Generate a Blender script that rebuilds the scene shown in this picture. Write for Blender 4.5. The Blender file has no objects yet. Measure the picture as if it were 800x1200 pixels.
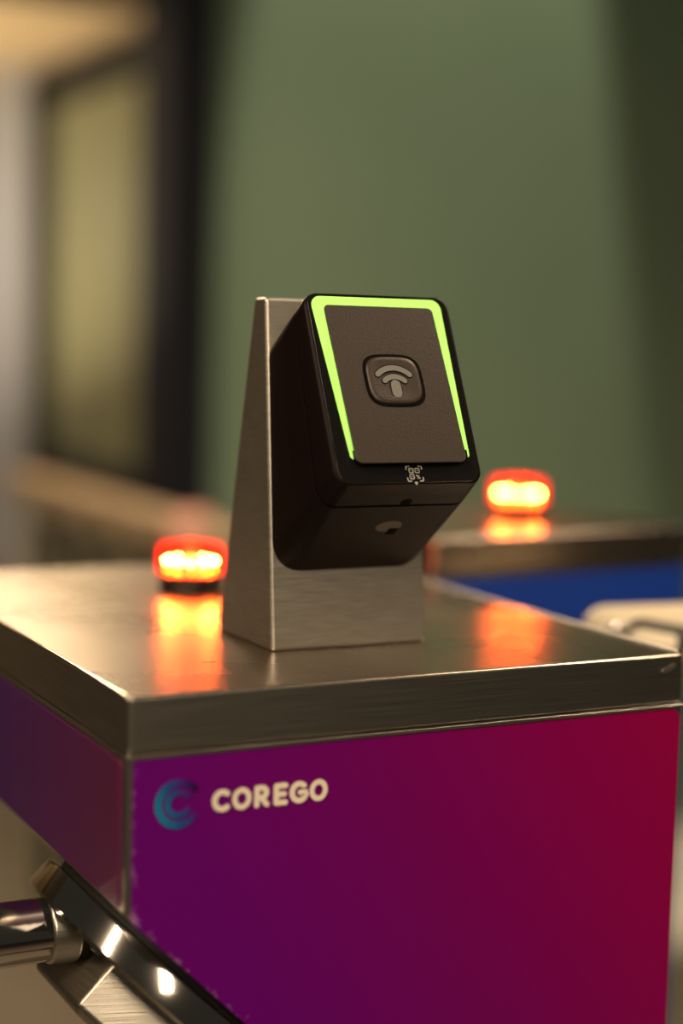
import bpy, bmesh, math, random
from mathutils import Vector, Matrix
from math import sin, cos, pi, radians
random.seed(4)
S = bpy.context.scene
COL = S.collection

# ------------------------------------------------------------------ camera
cd = bpy.data.cameras.new('camera'); cam = bpy.data.objects.new('camera', cd); COL.objects.link(cam)
r = Vector((0.8907, -0.4540, 0.0250)); u = Vector((0.0246, 0.1030, 0.9944)); f = Vector((0.4540, 0.8850, -0.1029))
f.normalize(); r = (r - f * r.dot(f)).normalized(); u = r.cross(f)
m = Matrix((r, u, -f)).transposed().to_4x4(); m.translation = Vector((-0.2596, -0.7165, 0.1664))
cam.matrix_world = m
cd.sensor_fit = 'VERTICAL'; cd.sensor_height = 36; cd.lens = 1963.9 / 1200 * 36
cd.clip_start = 0.02
cd.dof.use_dof = True; cd.dof.focus_distance = 0.86; cd.dof.aperture_fstop = cd.lens / 1000 / 0.032
S.camera = cam

# ------------------------------------------------------------------ world, lights, exposure
S.view_settings.view_transform = 'Standard'; S.view_settings.look = 'None'
S.view_settings.exposure = 0; S.view_settings.gamma = 1
w = bpy.data.worlds.new('world'); S.world = w; w.use_nodes = True
w.node_tree.nodes['Background'].inputs[0].default_value = (0.75, 0.68, 0.52, 1)
w.node_tree.nodes['Background'].inputs[1].default_value = 0.04


def area(name, loc, target, size, power, colr, sy=None, spread=None):
    l = bpy.data.lights.new(name, 'AREA'); l.energy = power; l.color = colr
    l.shape = 'RECTANGLE'; l.size = size; l.size_y = sy or size
    if spread: l.spread = radians(spread)
    o = bpy.data.objects.new(name, l); COL.objects.link(o); o.location = loc
    o.rotation_euler = (Vector(target) - Vector(loc)).to_track_quat('-Z', 'Y').to_euler()
    return o


def spot(name, loc, target, power, colr, ang, blend, rad=.05):
    l = bpy.data.lights.new(name, 'SPOT'); l.energy = power; l.color = colr
    l.spot_size = radians(ang); l.spot_blend = blend; l.shadow_soft_size = rad
    o = bpy.data.objects.new(name, l); COL.objects.link(o); o.location = loc
    o.rotation_euler = (Vector(target) - Vector(loc)).to_track_quat('-Z', 'Y').to_euler()
    return o


area('lobby_fill', (0.40, 2.1, 1.25), (0.40, 2.101, 0.0), 0.45, 16, (1, .76, .50), 1.3, 138)  # added unseen light, stretched so the lid and its edge catch it
area('lid_fill', (0.50, 2.60, 1.02), (0.0, 0.25, 0.0), 0.6, 1.9, (1, .76, .48), 0.2, 70)  # added light for the lid's bright left part; no cove here
area('lobby_uplight', (0.55, 3.4, 0.1), (0.75, 3.6, 0.89), 0.4, 8, (1, .78, .50))
area('lobby_downlight', (0.2, 3.4, 0.86), (1.1, 3.3, 0.0), 0.3, 2.0, (1, .92, .68))
area('cool_lamp', (0.5, 3.9, 0.5), (1.1, 4.0, 0.1), 0.25, 1.2, (.75, .85, 1))
area('front_left_fill', (-1.2, -0.5, 1.5), (0.1, 0.1, 0.0), 0.14, 9, (1, .76, .50), 1.1, 100)  # added fill from upper left for the front faces
area('front_fill', (-0.5, -2.4, 1.5), (0.2, 0.0, -0.1), 0.35, 10.5, (1, .78, .53), 1.2, 75)  # added fill from behind the camera, no fixture there
area('side_fill', (1.5, 0.1, 1.6), (0.45, 0.15, 0.0), 0.5, 5.2, (1, .80, .56), 0.3, 80)  # added from the right to brighten the lid edge and arms
spot('wall_spot', (1.74, 2.57, 3.8), (1.745, 2.72, 0.6), 1700, (1, .88, .66), 19.7, .18, .03)
area('wall_wash', (1.9, 1.0, 1.9), (1.8, 2.73, 0.3), 0.8, 1.2, (.85, 1, .8))


# ------------------------------------------------------------------ materials
def mat(name, base, rough=.5, metal=0, emis=None, es=0, coat=0, spec=.5, aniso=0):
    k = bpy.data.materials.new(name); k.use_nodes = True
    b = k.node_tree.nodes['Principled BSDF']
    b.inputs['Base Color'].default_value = (*base, 1); b.inputs['Roughness'].default_value = rough
    b.inputs['Metallic'].default_value = metal; b.inputs['Coat Weight'].default_value = coat
    b.inputs['Specular IOR Level'].default_value = spec
    if emis:
        b.inputs['Emission Color'].default_value = (*emis, 1); b.inputs['Emission Strength'].default_value = es
    return k


def nd(k, t, **kw):
    n = k.node_tree.nodes.new(t)
    for a, v in kw.items(): setattr(n, a, v)
    return n


def lk(k, a, b): k.node_tree.links.new(a, b)


def ramp(k, stops):
    n = nd(k, 'ShaderNodeValToRGB'); e = n.color_ramp.elements
    while len(e) < len(stops): e.new(.5)
    for i, (p, c) in enumerate(stops):
        e[i].position = p; e[i].color = (*c, 1) if len(c) == 3 else c
    return n


def noise_mix(k, c1, c2, scale=(1, 1, 1), ns=5, detail=3, rough_var=None, bump=0, lo=.3, hi=.7):
    b = k.node_tree.nodes['Principled BSDF']
    tc = nd(k, 'ShaderNodeTexCoord'); mp = nd(k, 'ShaderNodeMapping'); mp.inputs['Scale'].default_value = scale
    no = nd(k, 'ShaderNodeTexNoise'); no.inputs['Scale'].default_value = ns; no.inputs['Detail'].default_value = detail
    lk(k, tc.outputs['Object'], mp.inputs['Vector']); lk(k, mp.outputs[0], no.inputs['Vector'])
    rp = ramp(k, [(lo, c1), (hi, c2)]); lk(k, no.outputs['Fac'], rp.inputs[0]); lk(k, rp.outputs[0], b.inputs['Base Color'])
    if rough_var:
        mr = nd(k, 'ShaderNodeMapRange'); mr.inputs[3].default_value = rough_var[0]; mr.inputs[4].default_value = rough_var[1]
        lk(k, no.outputs['Fac'], mr.inputs[0]); lk(k, mr.outputs[0], b.inputs['Roughness'])
    if bump:
        bp = nd(k, 'ShaderNodeBump'); bp.inputs['Strength'].default_value = bump; bp.inputs['Distance'].default_value = .001
        lk(k, no.outputs['Fac'], bp.inputs['Height']); lk(k, bp.outputs[0], b.inputs['Normal'])
    return k


M = {}
M['steel'] = noise_mix(mat('brushed_steel', (.5, .46, .4), .32, 1), (.42, .39, .34), (.56, .52, .46), (4, 4, 260), 6, 4, (.26, .4), .08)
M['steel_x'] = noise_mix(mat('brushed_steel_edge', (.5, .46, .4), .32, 1), (.34, .32, .28), (.5, .47, .42), (3, 3, 400), 6, 4, (.28, .42), .08)
M['steel_stand'] = noise_mix(mat('stand_steel', (.5, .46, .4), .35, 1), (.55, .51, .44), (.66, .62, .55), (60, 60, 900), 1, 5, (.36, .46), .05)
M['chrome'] = mat('polished_steel', (.62, .58, .54), .09, 1)
M['rubber'] = mat('black_rubber', (.012, .011, .010), .6)
M['plastic'] = noise_mix(mat('black_plastic', (.012, .009, .008), .42, spec=.1), (.006, .003, .003), (.009, .005, .004), (1, 1, 1), 900, 2, None, .12)
M['panel'] = noise_mix(mat('textured_plastic', (.03, .022, .018), .40), (.026, .017, .012), (.038, .026, .019), (1, 1, 1), 1400, 2, None, .15)
M['gloss'] = mat('gloss_black', (.008, .007, .007), .12, coat=.3)
M['dark'] = mat('dark_gap', (.002, .002, .002), .9, spec=.1)
M['ring'] = mat('green_light_guide', (.3, .7, .1), .4, emis=(.40, .80, .14), es=.85)
M['symbol'] = mat('grey_symbol', (.15, .15, .14), .6)
M['icon'] = mat('white_print', (.42, .40, .38), .6)
M['led'] = mat('led', (1, .5, .1), .5, emis=(1, .28, .08), es=850)
M['led2'] = mat('led_low', (1, .4, .1), .5, emis=(1, .20, .02), es=110)
M['beacon_base'] = mat('black_base', (.015, .01, .01), .4)
M['letter'] = mat('cream_lettering', (.85, .76, .60), .5)

# beacon lens: red translucent shell that glows
k = bpy.data.materials.new('red_lens'); k.use_nodes = True; nt = k.node_tree; nt.nodes.clear()
out = nd(k, 'ShaderNodeOutputMaterial'); tr = nd(k, 'ShaderNodeBsdfTransparent'); tr.inputs[0].default_value = (.95, .42, .20, 1)
gl = nd(k, 'ShaderNodeBsdfGlossy'); gl.inputs[0].default_value = (.8, .1, .05, 1); gl.inputs['Roughness'].default_value = .1
em = nd(k, 'ShaderNodeEmission'); em.inputs[0].default_value = (1, .018, .008, 1); em.inputs[1].default_value = 1.5
mx = nd(k, 'ShaderNodeMixShader'); mx.inputs[0].default_value = .07
ad = nd(k, 'ShaderNodeAddShader')
lk(k, tr.outputs[0], mx.inputs[1]); lk(k, gl.outputs[0], mx.inputs[2]); lk(k, mx.outputs[0], ad.inputs[0]); lk(k, em.outputs[0], ad.inputs[1]); lk(k, ad.outputs[0], out.inputs[0])
M['lens'] = k

# lid top steel: brushed with faint polishing swirls
k = mat('lid_steel', (.44, .36, .29), .2, 1); b = k.node_tree.nodes['Principled BSDF']
tc = nd(k, 'ShaderNodeTexCoord')
mp = nd(k, 'ShaderNodeMapping'); mp.inputs['Scale'].default_value = (300, 6, 6)
no = nd(k, 'ShaderNodeTexNoise'); no.inputs['Scale'].default_value = 2; no.inputs['Detail'].default_value = 4
lk(k, tc.outputs['Object'], mp.inputs['Vector']); lk(k, mp.outputs[0], no.inputs['Vector'])
no2 = nd(k, 'ShaderNodeTexNoise'); no2.inputs['Scale'].default_value = 9; no2.inputs['Detail'].default_value = 4
lk(k, tc.outputs['Object'], no2.inputs['Vector'])
mr = nd(k, 'ShaderNodeMapRange'); mr.inputs[1].default_value = .3; mr.inputs[2].default_value = .7; mr.inputs[3].default_value = .24; mr.inputs[4].default_value = .33
lk(k, no2.outputs['Fac'], mr.inputs[0]); lk(k, mr.outputs[0], b.inputs['Roughness'])
wv = nd(k, 'ShaderNodeTexWave', wave_type='RINGS', rings_direction='SPHERICAL'); wv.inputs['Scale'].default_value = 130; wv.inputs['Distortion'].default_value = 12; wv.inputs['Detail'].default_value = 1; wv.inputs['Detail Scale'].default_value = .12
mp2 = nd(k, 'ShaderNodeMapping'); mp2.inputs['Location'].default_value = (-.10, -.02, 0)
lk(k, tc.outputs['Object'], mp2.inputs['Vector']); lk(k, mp2.outputs[0], wv.inputs['Vector'])
mm = nd(k, 'ShaderNodeMath', operation='MULTIPLY'); mm.inputs[1].default_value = .12
lk(k, wv.outputs['Fac'], mm.inputs[0])
aa = nd(k, 'ShaderNodeMath', operation='ADD'); lk(k, mm.outputs[0], aa.inputs[0]); lk(k, no.outputs['Fac'], aa.inputs[1])
bp = nd(k, 'ShaderNodeBump'); bp.inputs['Strength'].default_value = .10; bp.inputs['Distance'].default_value = .0004
lk(k, aa.outputs[0], bp.inputs['Height']); lk(k, bp.outputs[0], b.inputs['Normal'])
M['lid'] = k


def print_panel(name, stops, axis, lo, hi, axis2=None, k2=0, wear=None):
    """a printed film whose ink runs from one colour to another across the sheet"""
    k = mat(name, (.1, 0, .1), .38, spec=.3); b = k.node_tree.nodes['Principled BSDF']
    tc = nd(k, 'ShaderNodeTexCoord'); sp = nd(k, 'ShaderNodeSeparateXYZ'); lk(k, tc.outputs['Object'], sp.inputs[0])
    mr = nd(k, 'ShaderNodeMapRange'); mr.inputs[1].default_value = lo; mr.inputs[2].default_value = hi
    if axis2:
        ml = nd(k, 'ShaderNodeMath', operation='MULTIPLY_ADD'); ml.inputs[1].default_value = k2
        lk(k, sp.outputs[axis2], ml.inputs[0]); lk(k, sp.outputs[axis], ml.inputs[2]); lk(k, ml.outputs[0], mr.inputs[0])
    else:
        lk(k, sp.outputs[axis], mr.inputs[0])
    rp = ramp(k, stops); lk(k, mr.outputs[0], rp.inputs[0])
    last = rp.outputs[0]
    if wear:
        no = nd(k, 'ShaderNodeTexNoise'); no.inputs['Scale'].default_value = 260; no.inputs['Detail'].default_value = 5
        lk(k, tc.outputs['Object'], no.inputs['Vector'])
        # distance from the left edge and from the slanted bottom edge
        a1 = nd(k, 'ShaderNodeMapRange'); a1.inputs[1].default_value = .0025; a1.inputs[2].default_value = .0075; a1.inputs[3].default_value = .30; a1.inputs[4].default_value = 0
        lk(k, sp.outputs['X'], a1.inputs[0])
        s = nd(k, 'ShaderNodeMath', operation='ADD'); lk(k, sp.outputs['X'], s.inputs[0]); lk(k, sp.outputs['Z'], s.inputs[1])
        a2 = nd(k, 'ShaderNodeMapRange'); a2.inputs[1].default_value = -.103; a2.inputs[2].default_value = -.092; a2.inputs[3].default_value = .24; a2.inputs[4].default_value = 0
        lk(k, s.outputs[0], a2.inputs[0])
        sm = nd(k, 'ShaderNodeMath', operation='ADD'); lk(k, a1.outputs[0], sm.inputs[0]); lk(k, a2.outputs[0], sm.inputs[1])
        s2 = nd(k, 'ShaderNodeMath', operation='ADD'); lk(k, sm.outputs[0], s2.inputs[0]); lk(k, no.outputs['Fac'], s2.inputs[1])
        th = nd(k, 'ShaderNodeMapRange'); th.inputs[1].default_value = .78; th.inputs[2].default_value = .93
        lk(k, s2.outputs[0], th.inputs[0])
        mc = nd(k, 'ShaderNodeMix', data_type='RGBA'); mc.inputs[7].default_value = (.30, .12, .34, 1)
        lk(k, th.outputs[0], mc.inputs[0]); lk(k, last, mc.inputs[6]); last = mc.outputs[2]
    lk(k, last, b.inputs['Base Color'])
    return k


M['film_front'] = print_panel('magenta_film', [(0, (.125, .0, .17)), (.4, (.17, .0, .115)), (1, (.30, .0, .055))], 'X', .0, .32, 'Z', .45, True)
M['film_side'] = print_panel('violet_film', [(0, (.10, .012, .06)), (1, (.06, .012, .12))], 'Y', .0, .22)
M['film_blue'] = print_panel('blue_film', [(0, (.012, .05, .34)), (1, (.012, .05, .34))], 'X', 0, .3)

k = mat('emblem_ink', (0, .2, .4), .4); b = k.node_tree.nodes['Principled BSDF']
tc = nd(k, 'ShaderNodeTexCoord'); sp = nd(k, 'ShaderNodeSeparateXYZ'); lk(k, tc.outputs['Object'], sp.inputs[0])
ml = nd(k, 'ShaderNodeMath', operation='MULTIPLY_ADD'); ml.inputs[1].default_value = .35; lk(k, sp.outputs['Z'], ml.inputs[0]); lk(k, sp.outputs['X'], ml.inputs[2])
mr = nd(k, 'ShaderNodeMapRange'); mr.inputs[1].default_value = -.011; mr.inputs[2].default_value = .0115
lk(k, ml.outputs[0], mr.inputs[0]); rp = ramp(k, [(0, (.0, .20, .36)), (.4, (.005, .07, .28)), (.75, (.06, .01, .20)), (1, (.006, .0, .01))])
lk(k, mr.outputs[0], rp.inputs[0]); lk(k, rp.outputs[0], b.inputs['Base Color']); M['emblem'] = k

M['green_wall'] = noise_mix(mat('green_wall_paint', (.2, .34, .2), .8), (.225, .315, .205), (.24, .335, .22), (1, 1, 1), 3, 3)
M['cream_wall'] = mat('cream_wall_paint', (.62, .52, .38), .8)
M['white_wall'] = mat('white_wall_paint', (.6, .6, .6), .8)
M['soffit'] = mat('tan_ceiling_paint', (.75, .58, .36), .8)
M['frame'] = mat('dark_green_frame', (.004, .006, .004), .7)
M['pane'] = mat('frosted_olive_pane', (.24, .24, .135), .5)
M['mark'] = mat('dark_round_mark', (.22, .21, .12), .6)  # slightly darker olive than the pane
M['navy'] = mat('navy_column_paint', (.002, .003, .010), .7)
M['floor'] = noise_mix(mat('floor_tiles', (.3, .26, .2), .5), (.20, .17, .13), (.27, .23, .18), (1, 1, 1), 3, 3)
M['wood'] = noise_mix(mat('pale_wood', (.5, .36, .22), .55), (.46, .33, .2), (.56, .41, .26), (8, 1, 8), 4, 3)
M['post'] = mat('greenish_metal_post', (.42, .40, .27), .6)
M['darkpost'] = mat('dark_panel', (.008, .006, .005), .7)
M['cream'] = mat('cream_sheen', (.78, .66, .48), .35)  # cream colour stands in for polished steel catching light
M['pink'] = mat('pinkish_cap', (.85, .42, .32), .6)


# ------------------------------------------------------------------ mesh helpers
def obj(name, bm, m, parent=None, loc=(0, 0, 0), sharp=35, bevel=0, seg=2):
    me = bpy.data.meshes.new(name); bmesh.ops.recalc_face_normals(bm, faces=bm.faces); bm.to_mesh(me); bm.free()
    for p in me.polygons: p.use_smooth = True
    me.set_sharp_from_angle(angle=radians(sharp))
    me.materials.append(m)
    o = bpy.data.objects.new(name, me); COL.objects.link(o); o.location = loc
    if parent: o.parent = parent
    if bevel:
        bv = o.modifiers.new('bevel', 'BEVEL'); bv.width = bevel; bv.segments = seg; bv.limit_method = 'ANGLE'; bv.angle_limit = radians(40)
        bv.harden_normals = True
    return o


def tag(o, label, cat, group=None):
    o['label'] = label; o['category'] = cat
    if group: o['group'] = group
    return o


def empty(name, loc, label, cat, group=None, rz=0):
    o = bpy.data.objects.new(name, None); COL.objects.link(o); o.location = loc; o.rotation_euler = (0, 0, rz)
    o.empty_display_size = .05
    return tag(o, label, cat, group)


def struct(o):
    o['kind'] = 'structure'; return o


def box(bm, a, b):
    vs = [bm.verts.new((x, y, z)) for x in (a[0], b[0]) for y in (a[1], b[1]) for z in (a[2], b[2])]
    for q in ((0, 1, 3, 2), (4, 6, 7, 5), (0, 4, 5, 1), (2, 3, 7, 6), (0, 2, 6, 4), (1, 5, 7, 3)):
        bm.faces.new([vs[i] for i in q])
    return bm


def bx(a, b): return box(bmesh.new(), a, b)


def prism(pts, d, bm=None):
    """closed solid from a polygon of 3D points swept by vector d"""
    bm = bm or bmesh.new(); d = Vector(d)
    A = [bm.verts.new(p) for p in pts]; B = [bm.verts.new(Vector(p) + d) for p in pts]
    bm.faces.new(A); bm.faces.new(B[::-1]); n = len(A)
    for i in range(n): bm.faces.new((A[i], A[(i + 1) % n], B[(i + 1) % n], B[i]))
    return bm


def loft(rings, bm=None, cap=True):
    bm = bm or bmesh.new(); R = [[bm.verts.new(p) for p in g] for g in rings]; n = len(R[0])
    for a, b in zip(R, R[1:]):
        for i in range(n): bm.faces.new((a[i], a[(i + 1) % n], b[(i + 1) % n], b[i]))
    if cap: bm.faces.new(R[0][::-1]); bm.faces.new(R[-1])
    return bm


def rrect(hw, hh, rad, seg=8, cx=0, cy=0):
    """rounded rectangle outline (2D), rad may be a 4-list TR, TL, BL, BR"""
    if not isinstance(rad, (list, tuple)): rad = [rad] * 4
    P = []
    for i, (sx, sy) in enumerate(((1, 1), (-1, 1), (-1, -1), (1, -1))):
        q = rad[i]
        for j in range(seg + 1):
            a = pi / 2 * i + pi / 2 * j / seg
            P.append((cx + sx * (hw - q) + q * cos(a), cy + sy * (hh - q) + q * sin(a)))
    return P


def rpoly(corners, rads, seg=8):
    """polygon with rounded corners"""
    P = []; n = len(corners)
    for i in range(n):
        p = Vector(corners[i]); a = (Vector(corners[i - 1]) - p).normalized(); b = (Vector(corners[(i + 1) % n]) - p).normalized()
        q = rads[i] if isinstance(rads, (list, tuple)) else rads
        if q <= 0: P.append(tuple(p)); continue
        th = a.angle(b); d = q / math.tan(th / 2)
        c = p + (a + b).normalized() * (q / sin(th / 2))
        s = p + a * d - c; e = p + b * d - c
        a0 = math.atan2(s.y, s.x); a1 = math.atan2(e.y, e.x); da = (a1 - a0 + pi) % (2 * pi) - pi
        for j in range(seg + 1):
            t = a0 + da * j / seg; P.append((c.x + q * cos(t), c.y + q * sin(t)))
    return P


def tube(bm, a, b, ra, rb=None, n=24, caps=True, round_end=0):
    a = Vector(a); b = Vector(b); rb = ra if rb is None else rb
    z = (b - a).normalized(); x = z.orthogonal().normalized(); y = z.cross(x)
    ring = lambda c, q: [c + (x * cos(2 * pi * i / n) + y * sin(2 * pi * i / n)) * q for i in range(n)]
    R = [ring(a, ra), ring(b, rb)]
    if round_end:
        for j in range(1, 7):
            t = pi / 2 * j / 7; R.append(ring(b + z * rb * round_end * sin(t), rb * cos(t)))
    return loft(R, bm)


def lathe(prof, n=48, bm=None, origin=(0, 0, 0), axis=(0, 0, 1)):
    z = Vector(axis).normalized(); x = z.orthogonal().normalized(); y = z.cross(x); o = Vector(origin)
    return loft([[o + z * h + (x * cos(2 * pi * i / n) + y * sin(2 * pi * i / n)) * max(q, 1e-5) for i in range(n)] for q, h in prof], bm)


def ribbon(pts, hw, seg=8):
    """outline of a stroke with round ends along a 2D polyline"""
    pts = [Vector(p) for p in pts]; L = []; Rr = []
    for i, p in enumerate(pts):
        t = (pts[min(i + 1, len(pts) - 1)] - pts[max(i - 1, 0)]).normalized(); n = Vector((-t.y, t.x))
        L.append(p + n * hw); Rr.append(p - n * hw)
    def capp(p, d):
        a0 = math.atan2(d.y, d.x); return [p + Vector((cos(a0 - pi * j / seg), sin(a0 - pi * j / seg))) * hw for j in range(1, seg)]
    t1 = (pts[-1] - pts[-2]).normalized(); t0 = (pts[1] - pts[0]).normalized()
    out = L + capp(pts[-1], Vector((-t1.y, t1.x))) + Rr[::-1] + capp(pts[0], Vector((t0.y, -t0.x)))
    return out


def arc(cx, cy, q, a0, a1, n=20, qy=None):
    qy = qy or q
    return [(cx + q * cos(radians(a0 + (a1 - a0) * i / n)), cy + qy * sin(radians(a0 + (a1 - a0) * i / n))) for i in range(n + 1)]


def copy_tree(o, parent=None):
    c = o.copy(); COL.objects.link(c); c.parent = parent
    for ch in list(o.children):
        copy_tree(ch, c)
    return c


# ------------------------------------------------------------------ the setting
FZ = -1.1
struct(obj('floor', bx((-4, -4, FZ - .05), (5, 6, FZ)), M['floor']))
struct(obj('wall_back', bx((1.121, 2.763, FZ), (4.5, 2.86, 4.5)), M['green_wall']))
struct(obj('wall_lobby', bx((1.121, 2.86, FZ), (1.22, 4.9, .894)), M['cream_wall']))
struct(obj('wall_far', bx((-3, 4.9, FZ), (1.22, 5.0, 1.7)), M['cream_wall']))
struct(obj('wall_white', bx((1.065, 3.87, FZ), (1.121, 4.9, .894)), M['white_wall']))
struct(obj('ceiling', bx((-2.5, 2.93, .894), (1.121, 4.9, .968)), M['soffit']))
struct(obj('trim_soffit', bx((-2.5, 2.85, .882), (1.045, 2.93, .925)), M['frame']))
struct(obj('bounce_wall', bx((-2.5, 2.86, .97), (1.045, 2.95, 1.9)), M['cream_wall']))  # added unseen bright surface for the lid to reflect
struct(obj('wall_column', bx((1.046, 2.69, FZ), (1.165, 2.86, 3.0)), M['navy'], bevel=.005))
# window in the lobby wall
wn = struct(bpy.data.objects.new('window_1', None)); COL.objects.link(wn); wn.location = (1.09, 2.825, -.22)
b = bmesh.new(); y0, y1, z0, z1 = .0, 1.03, .0, 1.075
box(b, (0, y0, z0), (.03, y0 + .05, z1)); box(b, (0, y1 - .20, z0), (.03, y1, z1))
box(b, (0, y0, z1 - .10), (.03, y1, z1)); box(b, (0, y0, z0), (.03, y1, z0 + .07))
obj('window_frame', b, M['frame'], wn, bevel=.003)
for mz in (.66, .52):
    obj('pane_mark', lathe([(.035, 0), (.035, .001), (.0001, .0012)], 24, None, (.0115, .60, mz), (-1, 0, 0)), M['mark'], wn)
obj('window_pane', bx((.012, .04, .06), (.022, .90, 1.02)), M['pane'], wn)

# ------------------------------------------------------------------ turnstile cabinet (near)
W, L, T = .3225, .421, .027
g = 'tripod turnstile cabinets'
cab = empty('turnstile_cabinet', (0, 0, FZ), 'brushed steel turnstile cabinet with magenta front panel and cream lettering', 'turnstile')
Z = -FZ  # children are placed relative to the floor


def rel(x, y, z): return (x, y, z + Z)


prof = [(.0, -T), (W - .002, -T), (W - .002, FZ + .02), (.19, FZ + .02), (.19, -.2935), (.0, -.1035)]
obj('body', prism([rel(x, .0, z) for x, z in prof], (0, L, 0)), M['steel_x'], cab, bevel=.002)
obj('foot_plate', bx(rel(.16, -.01, FZ), rel(W + .02, L + .01, FZ + .02)), M['steel_x'], cab)
# front film panel, rounded corners
fp = rpoly([(.0030, -.0300), (.3185, -.0300), (.3185, -.62), (.194, -.62), (.194, -.2975), (.0030, -.1065)], [.0015, .006, .006, .006, .01, .002])
pan = obj('front_panel', prism([rel(x, 0, z) for x, z in fp], (0, -.0012, 0)), M['film_front'], cab)
for o_ in (pan,):
    for v in o_.data.vertices: v.co.z -= Z
    o_.location.z = Z
pl = rpoly([(.0065, -.0315), (L - .006, -.0315), (L - .006, -.1015), (.0065, -.1015)], .0015)
spn = obj('side_panel', prism([(0, y, z) for y, z in pl], (-.0012, 0, 0)), M['film_side'], cab); spn.location.z = Z
obj('top_flange', bx(rel(-.0008, -.0018, -T - .0022), rel(W - .001, L, -T - .0004)), M['steel'], cab, bevel=.0006)
obj('gasket', bx(rel(.003, .003, -T - .0006), rel(W - .003, L - .003, -T + .0006)), M['dark'], cab)
b = bmesh.new(); lp = rrect(W / 2, L / 2, [.006, .004, .003, .006], 6, W / 2, L / 2)
prism([rel(x, y, -T) for x, y in lp], (0, 0, T), b)
lid = obj('lid', b, M['lid'], cab, bevel=.0016, seg=3)
for v in lid.data.vertices: v.co.z -= Z
lid.location.z = Z
lid.data.materials.append(M['steel_x'])
for p in lid.data.polygons:
    if abs(p.normal.z) < .5: p.material_index = 1
b = bmesh.new(); tube(b, rel(W - .0012, .006, -.0005), rel(W - .0012, L - .005, -.0005), .0014, None, 12)
obj('right_edge_glint', b, M['chrome'], cab)  # added chrome tube that draws the highlight line along the lid edge
b = bmesh.new(); tube(b, rel(.0012, .004, -.0005), rel(.0012, L - .005, -.0005), .0011, None, 12)
obj('left_edge_glint', b, M['chrome'], cab)  # added tube for the highlight on the left edge
# small weld mark on the lid's right corner
obj('weld_mark', prism([rel(.3105 + x, -.0002, -.0075 + z) for x, z in ribbon([(-.004, -.0012), (0, 0), (.003, .0016)], .0011)], (0, -.0004, 0)), M['steel_stand'], cab)

# lettering and emblem printed on the front panel: plane y=-.0012
PY = -.0014


def flat2d(bm, pts, y=PY, th=.0003):
    return prism([(x, y, z) for x, z in pts], (0, -th, 0), bm)


# COREGO
b = bmesh.new(); hw = .00135; bot = -.0584 + hw; top = -.0474 - hw; cyy = (top + bot) / 2; q = (top - bot) / 2
dy = [0]


def st(pts):
    dy[0] += 1; flat2d(b, ribbon(pts, hw), th=.0003 + .000015 * dy[0])


def ringst(cx, qx):
    o1 = arc(cx, cyy, qx + hw, 0, 360, 40, q + hw); i1 = arc(cx, cyy, qx - hw, 0, 360, 40, q - hw)
    A = [b.verts.new((x, PY - .0003, z)) for x, z in o1[:-1]]; B = [b.verts.new((x, PY - .0003, z)) for x, z in i1[:-1]]
    n = len(A)
    for i in range(n): b.faces.new((A[i], A[(i + 1) % n], B[(i + 1) % n], B[i]))


st(arc(.0476, cyy, q * .96, 52, 308, 24, q))
ringst(.0576, .0037)
rx = .0655
st([(rx, bot), (rx, top)]); rr = (top - bot) * .29
st([(rx, top), (rx + .0026, top)] + arc(rx + .0026, top - rr, rr, 80, -80, 10) + [(rx + .0026, top - 2 * rr), (rx, top - 2 * rr)])
st([(rx + .0024, top - 2 * rr), (rx + .0052, bot)])
ex = .0757
st([(ex, bot), (ex, top)]); st([(ex, top), (ex + .0049, top)]); st([(ex, cyy), (ex + .0042, cyy)]); st([(ex, bot), (ex + .0049, bot)])
gx = .0880
st(arc(gx, cyy, q * .92, 50, 345, 24, q)); st([(gx + .0006, cyy - .0002), (gx + q * .92, cyy - .0002), (gx + q * .9, cyy - .0012)])
ringst(.0984, .0036)
o_ = obj('lettering', b, M['letter'], cab); o_.location.z = Z
o_['label'] = 'cream COREGO lettering'
# emblem: two nested open rings
b = bmesh.new(); ex, ez = .0259, -.0521
for q_, h_, a0, a1 in ((.0102, .0017, 40, 320), (.0056, .0014, 36, 324)):
    q_ = q_
    pts = arc(0, 0, q_, a0, a1, 36)
    flat2d(b, ribbon(pts, h_), y=0)
o_ = obj('logo_emblem', b, M['emblem'], cab); o_.location = (ex - .0005, PY, ez + Z)
o_['label'] = 'blue double open ring emblem'

# tripod hub on the slanted face
HY = .0956; s0 = .094
an = Vector((-1, 0, -1)).normalized(); sl = Vector((1, 0, -1)).normalized()
hc = Vector((0, HY, -.1035)) + sl * s0 + Vector((0, 0, Z))
hub = obj('hub_disc', lathe([(.086, .0035), (.090, .0045), (.0905, .006), (.0905, .0195), (.089, .0212), (.080, .0218), (.0795, .0205), (.046, .0205), (.0455, .031), (.043, .033), (.0001, .034)], 72, None, hc, an), M['chrome'], cab, sharp=30)
obj('hub_gasket', lathe([(.083, 0), (.083, .0045)], 48, None, hc, an), M['rubber'], hub)
for i in range(6):
    a = 2 * pi * (i + .5) / 6
    obj('bolt', lathe([(.0035, 0), (.0035, .0022), (.002, .003), (.0001, .003)], 6, None, hc + an * .0205 + (sl * cos(a) + Vector((0, 1, 0)) * sin(a)) * .073, an), M['chrome'], hub)
b = bmesh.new(); lathe([(.060, .0206), (.060, .048), (.056, .052), (.0001, .052)], 6, b, hc, an)
obj('hub_block', b, M['steel'], hub, bevel=.002)
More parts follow.
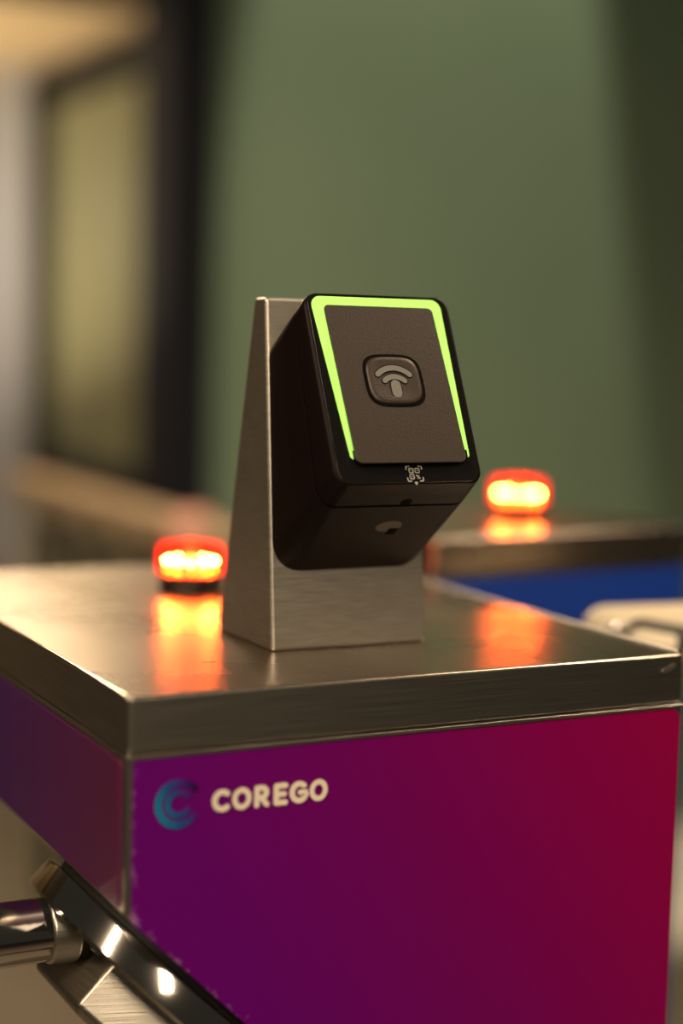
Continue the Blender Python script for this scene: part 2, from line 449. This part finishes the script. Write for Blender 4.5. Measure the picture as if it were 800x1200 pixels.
for dv in (Vector((-1, 0, 0)), Vector((-.25, -.612, -.75)), Vector((-.25, .612, -.75))):
    dv.normalize(); pr = (dv - an * dv.dot(an)).normalized()
    p0 = hc + an * .024 + pr * .066
    b = bmesh.new(); tube(b, p0, p0 + dv * .46, .0165, None, 32, True, 1)
    ar = obj('tripod_arm', b, M['chrome'], cab)
    b = bmesh.new(); tube(b, p0 - dv * .004, p0 + dv * .012, .0185, .0180, 32)
    obj('arm_collar', b, M['steel'], ar, bevel=.002)

# ------------------------------------------------------------------ reader stand
sx, sy, sw = .1091, .0794, .0940
st_ = empty('reader_stand', (sx + sw / 2, sy, 0), 'tapered brushed steel stand rising from the lid behind the black reader', 'stand')
lx = -sw / 2; th = .0015; zt = .1872
pr_side = [(0, .0), (.0735, .0), (.0315, zt), (.0175, zt)]     # y, z
b = bmesh.new()
prism([(lx, y, z) for y, z in pr_side], (sw, 0, 0), b)
obj('shell', b, M['steel_stand'], st_, bevel=.0022, seg=4)
b = bmesh.new()
box(b, (lx + .0015, .0012, -.0001), (lx + sw - .0015, .072, .0006))
obj('seal', b, M['rubber'], st_)

# ------------------------------------------------------------------ card reader
rd = empty('card_reader', (0.1565, .080, .043), 'black tilted card reader with glowing green light strip and grey wireless symbol', 'card reader')
RO = Vector(rd.location)
XC = .1562
Pb0, Pt0 = Vector((.0168, .0945)), Vector((.0612, .1893))
Pb1, Pt1 = Vector((.0831, .0425)), Vector((.0948, .1680))


def section(wf, hw, inset, rf, rb, seg=8):
    """rounded outline at depth fraction wf between face and back; rf top radius, rb bottom radius"""
    a = Pb0.lerp(Pb1, wf); c = Pt0.lerp(Pt1, wf); ln = (c - a).length; d = (c - a) / ln
    out = []
    for x, v in rrect(hw - inset, ln / 2 - inset, [rf, rf, rb, rb], seg, 0, ln / 2):
        p = a + d * v; out.append(Vector((XC + x, p.x, p.y)) - RO)
    return out


front = [section(.0, .0424, .0012, .0060, .0065), section(.012, .0425, .0002, .0068, .0072), section(.03, .0429, 0, .0075, .008),
         section(.12, .0437, 0, .009, .009), section(.235, .0446, 0, .0105, .010)]
# nudge the first ring so the edge rounds over in depth
gapr = [section(.232, .0440, .0006, .0100, .0095), section(.262, .0440, .0006, .0100, .010)]
back = [section(.258, .0447, .0, .0105, .010), section(.27, .0449, 0, .0108, .0105), section(.6, .0455, 0, .012, .013), section(1, .0455, 0, .013, .016)]
fc = obj('front_cap', loft(front), M['plastic'], rd, sharp=30)
obj('seam', loft(gapr), M['dark'], rd)
rs = obj('rear_shell', loft(back), M['plastic'], rd, sharp=30)

A = Vector((XC, .0185, .0985)); V = Vector((0, .4229, .9062)).normalized(); U = Vector((1, 0, 0)); N = Vector((0, -V.z, V.y))


def F(uu, vv, h=0): return A + U * uu * .001 + V * vv * .001 + N * h * .001 - RO


def fslab(pts, h0, h1, bm=None):
    """solid between heights h0 and h1 (numbers in mm or functions of v)"""
    f0 = h0 if callable(h0) else (lambda v: h0); f1 = h1 if callable(h1) else (lambda v: h1)
    return loft([[F(a, b, f0(b)) for a, b in pts], [F(a, b, f1(b)) for a, b in pts]], bm)


hp = lambda v: .7 + 4.0 * max(0, min(1, (95 - v) / 90))       # panel height: thicker towards the bottom
bez = fslab(rrect(40.8, 51.9, [6, 6, 6.5, 6.5], 8, 0, 48.2), -.9, .25)
obj('bezel', bez, M['gloss'], rd, bevel=.0003)
# light strip: outer outline tapers towards the bottom
ro = rpoly([(-39.4, 98.3), (-32.4, 9), (36.6, 9), (37.2, 98.3)], [5.5, 2, 2, 5.5], 10)
ring = obj('light_ring', fslab(ro, .2, .55), M['ring'], rd)
obj('ring_floor', fslab(rpoly([(-31, 13.5), (-31, 6.5), (35.5, 6.5), (35.5, 13.5)], .5), .3, .62), M['gloss'], ring)
po = rpoly([(-32.4, 93.6), (-32.0, 5.2), (32.2, 5.2), (31.8, 93.6)], [3, 4, 4, 3], 8)
pin = [(a * .985, 54.5 + (b_ - 49.4) * .90) for a, b_ in po]
guide = obj('light_guide', fslab([p for p in pin], .5, lambda v: hp(v) - .9), M['ring'], rd)
pan2 = obj('touch_panel', fslab(po, lambda v: hp(v) - .8, hp), M['panel'], rd, bevel=.0005, seg=3)


def squircle(a, b_, n=64, e=3.6):
    P = []
    for i in range(n):
        t = 2 * pi * i / n; c, s = cos(t), sin(t)
        P.append((a * abs(c) ** (2 / e) * (1 if c > 0 else -1), b_ * abs(s) ** (2 / e) * (1 if s > 0 else -1)))
    return P


bu, bv = -.6, 50.8
grv = [(bu + a, bv + b_) for a, b_ in squircle(17.2, 15.0)]
obj('groove_shade', fslab(grv, lambda v: hp(v) - .4, lambda v: hp(v) + .05), M['dark'], pan2)  # flat black plate, puts the shade around the button into colour
rings = []
for k_, h_ in ((.945, .0), (.93, .6), (.88, .95), (.78, .95), (.6, .7), (.4, .55), (.1, .5)):
    rings.append([F(bu + a * k_, bv + b_ * k_, hp(bv + b_ * k_) + h_) for a, b_ in squircle(16.3, 14.2)])
btn = obj('button', loft(rings), M['panel'], rd, sharp=60)


def fstroke(bm, pts, hw_, h0, h1):
    pts2 = ribbon(pts, hw_); c0 = sum(p[1] for p in pts2) / len(pts2)
    return loft([[F(a, b_, hp(b_) + h0) for a, b_ in pts2], [F(a, b_, hp(b_) + h1) for a, b_ in pts2]], bm)


cv = 44.0
b = bmesh.new()
fstroke(b, arc(bu, cv, 13.6, 47, 133, 20), 1.5, .3, 1.0)
fstroke(b, arc(bu, cv, 8.7, 48, 132, 16), 1.45, .3, .85)
fstroke(b, [(bu, cv + 4.0), (bu, cv + 1), (bu, cv - .1)], 2.9, .3, .80)
dk = bmesh.new()
fstroke(dk, arc(bu, cv, 13.6, 47, 133, 20), 1.95, .3, .95)
fstroke(dk, arc(bu, cv, 8.7, 48, 132, 16), 1.85, .3, .80)
fstroke(dk, [(bu, cv + 4.0), (bu, cv + 1), (bu, cv - .1)], 3.3, .3, .75)
wsym = obj('wireless_symbol', b, M['symbol'], btn)
obj('symbol_outline', dk, M['dark'], btn)

# scan pictogram: four corner brackets, three small rounded squares, dots, arrow
b = bmesh.new(); qu, qv = 2.3, .9


def q2(pts, hw_=.32): loft([[F(qu + a, qv + c, .2) for a, c in ribbon(pts, hw_, 4)], [F(qu + a, qv + c, .33) for a, c in ribbon(pts, hw_, 4)]], b)


for sx_, sy_ in ((-1, 1), (1, 1), (-1, -1), (1, -1)):
    q2([(sx_ * 4.5, sy_ * 2.3), (sx_ * 4.5, sy_ * 3.6), (sx_ * 4.1, sy_ * 4.0), (sx_ * 2.6, sy_ * 4.0)])
for cx_, cy_ in ((-1.75, 1.6), (1.75, 1.6), (-1.75, -1.6)):
    q_ = 1.15
    q2([(cx_ - q_, cy_ + .2), (cx_ - q_, cy_ + q_ - .25), (cx_ - q_ + .25, cy_ + q_), (cx_ + q_ - .25, cy_ + q_), (cx_ + q_, cy_ + q_ - .25), (cx_ + q_, cy_ - q_ + .25),
        (cx_ + q_ - .25, cy_ - q_), (cx_ - q_ + .25, cy_ - q_), (cx_ - q_, cy_ - q_ + .25), (cx_ - q_, cy_ + .2)], .26)
    q2([(cx_ - .08, cy_), (cx_ + .08, cy_)], .22)
q2([(.9, -.9), (1.6, -1.6), (2.2, -1.3)], .3); q2([(1.5, -2.4), (2.6, -2.4)], .3)
loft([[F(qu + a, qv + c, h) for a, c in ((-1.0, -4.7), (0, -4.3), (1.0, -4.7), (0, -6.3))] for h in (.2, .33)], b)
obj('scan_pictogram', b, M['icon'], rd)

# underside: small screw hole and oval scan window
B0 = Vector((XC, Pb0.x, Pb0.y)); WD = (Vector((XC, Pb1.x, Pb1.y)) - B0).normalized(); UN = U.cross(WD) * -1
if UN.z > 0: UN = -UN


def G(uu, ww, h): return B0 + U * uu * .001 + WD * ww * .001 + UN * h * .001 - RO


def gl(pts, h0, h1, bm=None): return loft([[G(a, c, h0) for a, c in pts], [G(a, c, h1) for a, c in pts]], bm)


obj('screw_hole', gl(arc(4.6, 17.5, 3.4, 0, 360, 24, 3.2)[:-1], -.3, .12), M['dark'], rd, bevel=.0002)
M['window'] = mat('smoky_window', (.04, .028, .024), .4)
sc_ = obj('scan_window', gl(arc(4.9, 41, 7.6, 0, 360, 32, 5.2)[:-1], -.3, .15), M['window'], rd)
obj('sensor', gl([(6, 43), (11.5, 43), (11.5, 49), (6, 49)], -.3, .2), M['dark'], sc_)

# ------------------------------------------------------------------ beacons
BG = 'red warning beacons'
bc = empty('warning_beacon', (.1490, .294, 0), 'lit red warning beacon on the lid just left of the steel stand', 'beacon light', BG)
obj('base', lathe([(.0198, 0), (.0205, .001), (.0205, .0112), (.019, .0117)], 48), M['beacon_base'], bc)
obj('lens', lathe([(.0200, .0117), (.0220, .0122), (.0222, .020), (.0216, .0285), (.0198, .0308), (.012, .0320), (.0001, .0322)], 48), M['lens'], bc)
obj('reflector', lathe([(.0185, .0102), (.0185, .0112), (.006, .0125), (.0055, .027), (.0001, .0275)], 32), M['steel'], bc)
b = bmesh.new()
for i in range(12):
    a = 2 * pi * i / 12 + radians(68)
    lathe([(.00075, 0), (.0010, .0007), (.0008, .0014), (.0001, .0017)], 10, b, (.0160 * cos(a), .0160 * sin(a), .0190), (0, 0, 1))
obj('led_ring', b, M['led'], bc)
b = bmesh.new()
for i in range(10):
    a = 2 * pi * i / 10
    lathe([(.0009, 0), (.0012, .0006), (.0001, .0012)], 10, b, (.0160 * cos(a), .0160 * sin(a), .0135), (0, 0, 1))
obj('lower_led_ring', b, M['led2'], bc)

# ------------------------------------------------------------------ second turnstile (behind, right)
Z2 = .0263
c2 = empty('turnstile_cabinet', (.585, .325, FZ), 'second turnstile cabinet with steel lid and blue front panel, behind to the right', 'turnstile', None, radians(4.5))
h2 = Z2 - FZ
prof = [(-.245, h2 - T), (0, h2 - T), (0, .02), (-.12, .02), (-.12, h2 - .235), (-.245, h2 - .11)]
obj('body', prism([(x, .003, z) for x, z in prof], (0, .25, 0)), M['steel_x'], c2, bevel=.002)
fp = rpoly([(-.242, h2 - T - .004), (-.003, h2 - T - .004), (-.003, h2 - .60), (-.117, h2 - .60), (-.117, h2 - .237), (-.242, h2 - .112)], .003)
obj('front_panel', prism([(x, .003, z) for x, z in fp], (0, -.0012, 0)), M['film_blue'], c2)
b = bmesh.new(); prism([(x, y, h2 - T) for x, y in rrect(.1235, .13, .005, 6, -.1225, .13)], (0, 0, T), b)
obj('lid', b, M['lid'], c2, bevel=.0016, seg=3)
obj('foot_plate', bx((-.17, -.01, 0), (.02, .27, .02)), M['steel_x'], c2)

b2 = copy_tree(bc); b2.location = (.4805, .415, Z2); b2.rotation_euler.z = radians(-11)
b2['label'] = 'lit red warning beacon on the farther lid, right of the black reader'

# cream tripod arms in front of the blue panel
hb = empty('barrier_hub', (.425, .205, -.075), 'cream rounded barrier arms blurred before the blue panel', 'turnstile arm')
o0 = Vector(hb.location)


def capsule(bm, a, b_, q0, q1, n=24):
    a = Vector(a) - o0; b_ = Vector(b_) - o0; z = (b_ - a).normalized(); x = z.orthogonal().normalized(); y = z.cross(x); R = []
    for j in range(7):
        t = pi / 2 * (1 - j / 6); R.append([a - z * q0 * sin(t) + (x * cos(2 * pi * i / n) + y * sin(2 * pi * i / n)) * max(q0 * cos(t), 1e-5) for i in range(n)])
    for j in range(7):
        t = pi / 2 * j / 6; R.append([b_ + z * q1 * sin(t) + (x * cos(2 * pi * i / n) + y * sin(2 * pi * i / n)) * max(q1 * cos(t), 1e-5) for i in range(n)])
    return loft(R, bm)


obj('upper_arm', capsule(bmesh.new(), (.415, .200, -.026), (.60, .12, -.026), .017, .026), M['cream'], hb)
ma = obj('middle_arm', capsule(bmesh.new(), (.406, .150, -.026), (.50, .105, -.046), .010, .013), M['cream'], hb)
b = bmesh.new(); tube(b, (.424 - o0.x, .1414 - o0.y, -.0298 - o0.z), (.428 - o0.x, .1395 - o0.y, -.0307 - o0.z), .0118, None, 24)
obj('dark_ring', b, M['rubber'], ma)  # added black band imitating a dark reflection across the arm
obj('dark_arc', capsule(bmesh.new(), (.412, .158, -.0225), (.50, .112, -.040), .0115, .0135), M['rubber'], ma)  # added black shape imitating the dark reflected arc above this arm
la = obj('lower_arm', capsule(bmesh.new(), (.430, .115, -.028), (.56, .06, -.038), .013, .017), M['cream'], hb)
obj('dark_arc', capsule(bmesh.new(), (.432, .120, -.0255), (.56, .065, -.0345), .0135, .0172), M['rubber'], la)  # dark reflected arc put in as a black shape behind the lower arm
obj('arm_tip', capsule(bmesh.new(), (.392, .163, -.017), (.396, .162, -.018), .0035, .0035), M['chrome'], hb)
obj('hub_body', capsule(bmesh.new(), (.425, .205, -.11), (.425, .195, -.05), .03, .022), M['rubber'], hb)
b = bmesh.new(); tube(b, (0, 0, -.02), (0, 0, FZ + .075), .02, .02)
obj('support_post', b, M['steel'], hb)

# ------------------------------------------------------------------ railing behind, left
rl = empty('railing', (.75, 1.62, FZ), 'tan handrail on upright posts, blurred below the window', 'railing')
ry0, ry1 = -.12, 1.12
zt_ = -.127 - FZ
b = bmesh.new(); box(b, (-.03, ry0, zt_ - .055), (.03, ry1, zt_))
obj('handrail', b, M['wood'], rl, bevel=.012, seg=4)
for i, yy in enumerate((.05, .23, .38, .57, .78, 1.02)):
    obj('post', bx((-.006, yy - .035, 0), (.006, yy + .035, zt_ - .05)), M['post'], rl, bevel=.004)
b = bmesh.new(); box(b, (.012, ry0, .1), (.02, ry1, zt_ - .09))
obj('infill_panel', b, M['darkpost'], rl)
cp = obj('cap', lathe([(.01, -.05), (.035, -.045), (.045, -.01), (.04, .02), (.022, .038), (.0001, .042)], 32, None, (-.02, .10, zt_ - .022)), M['pink'], rl)
cp['label'] = 'pinkish rounded cap'
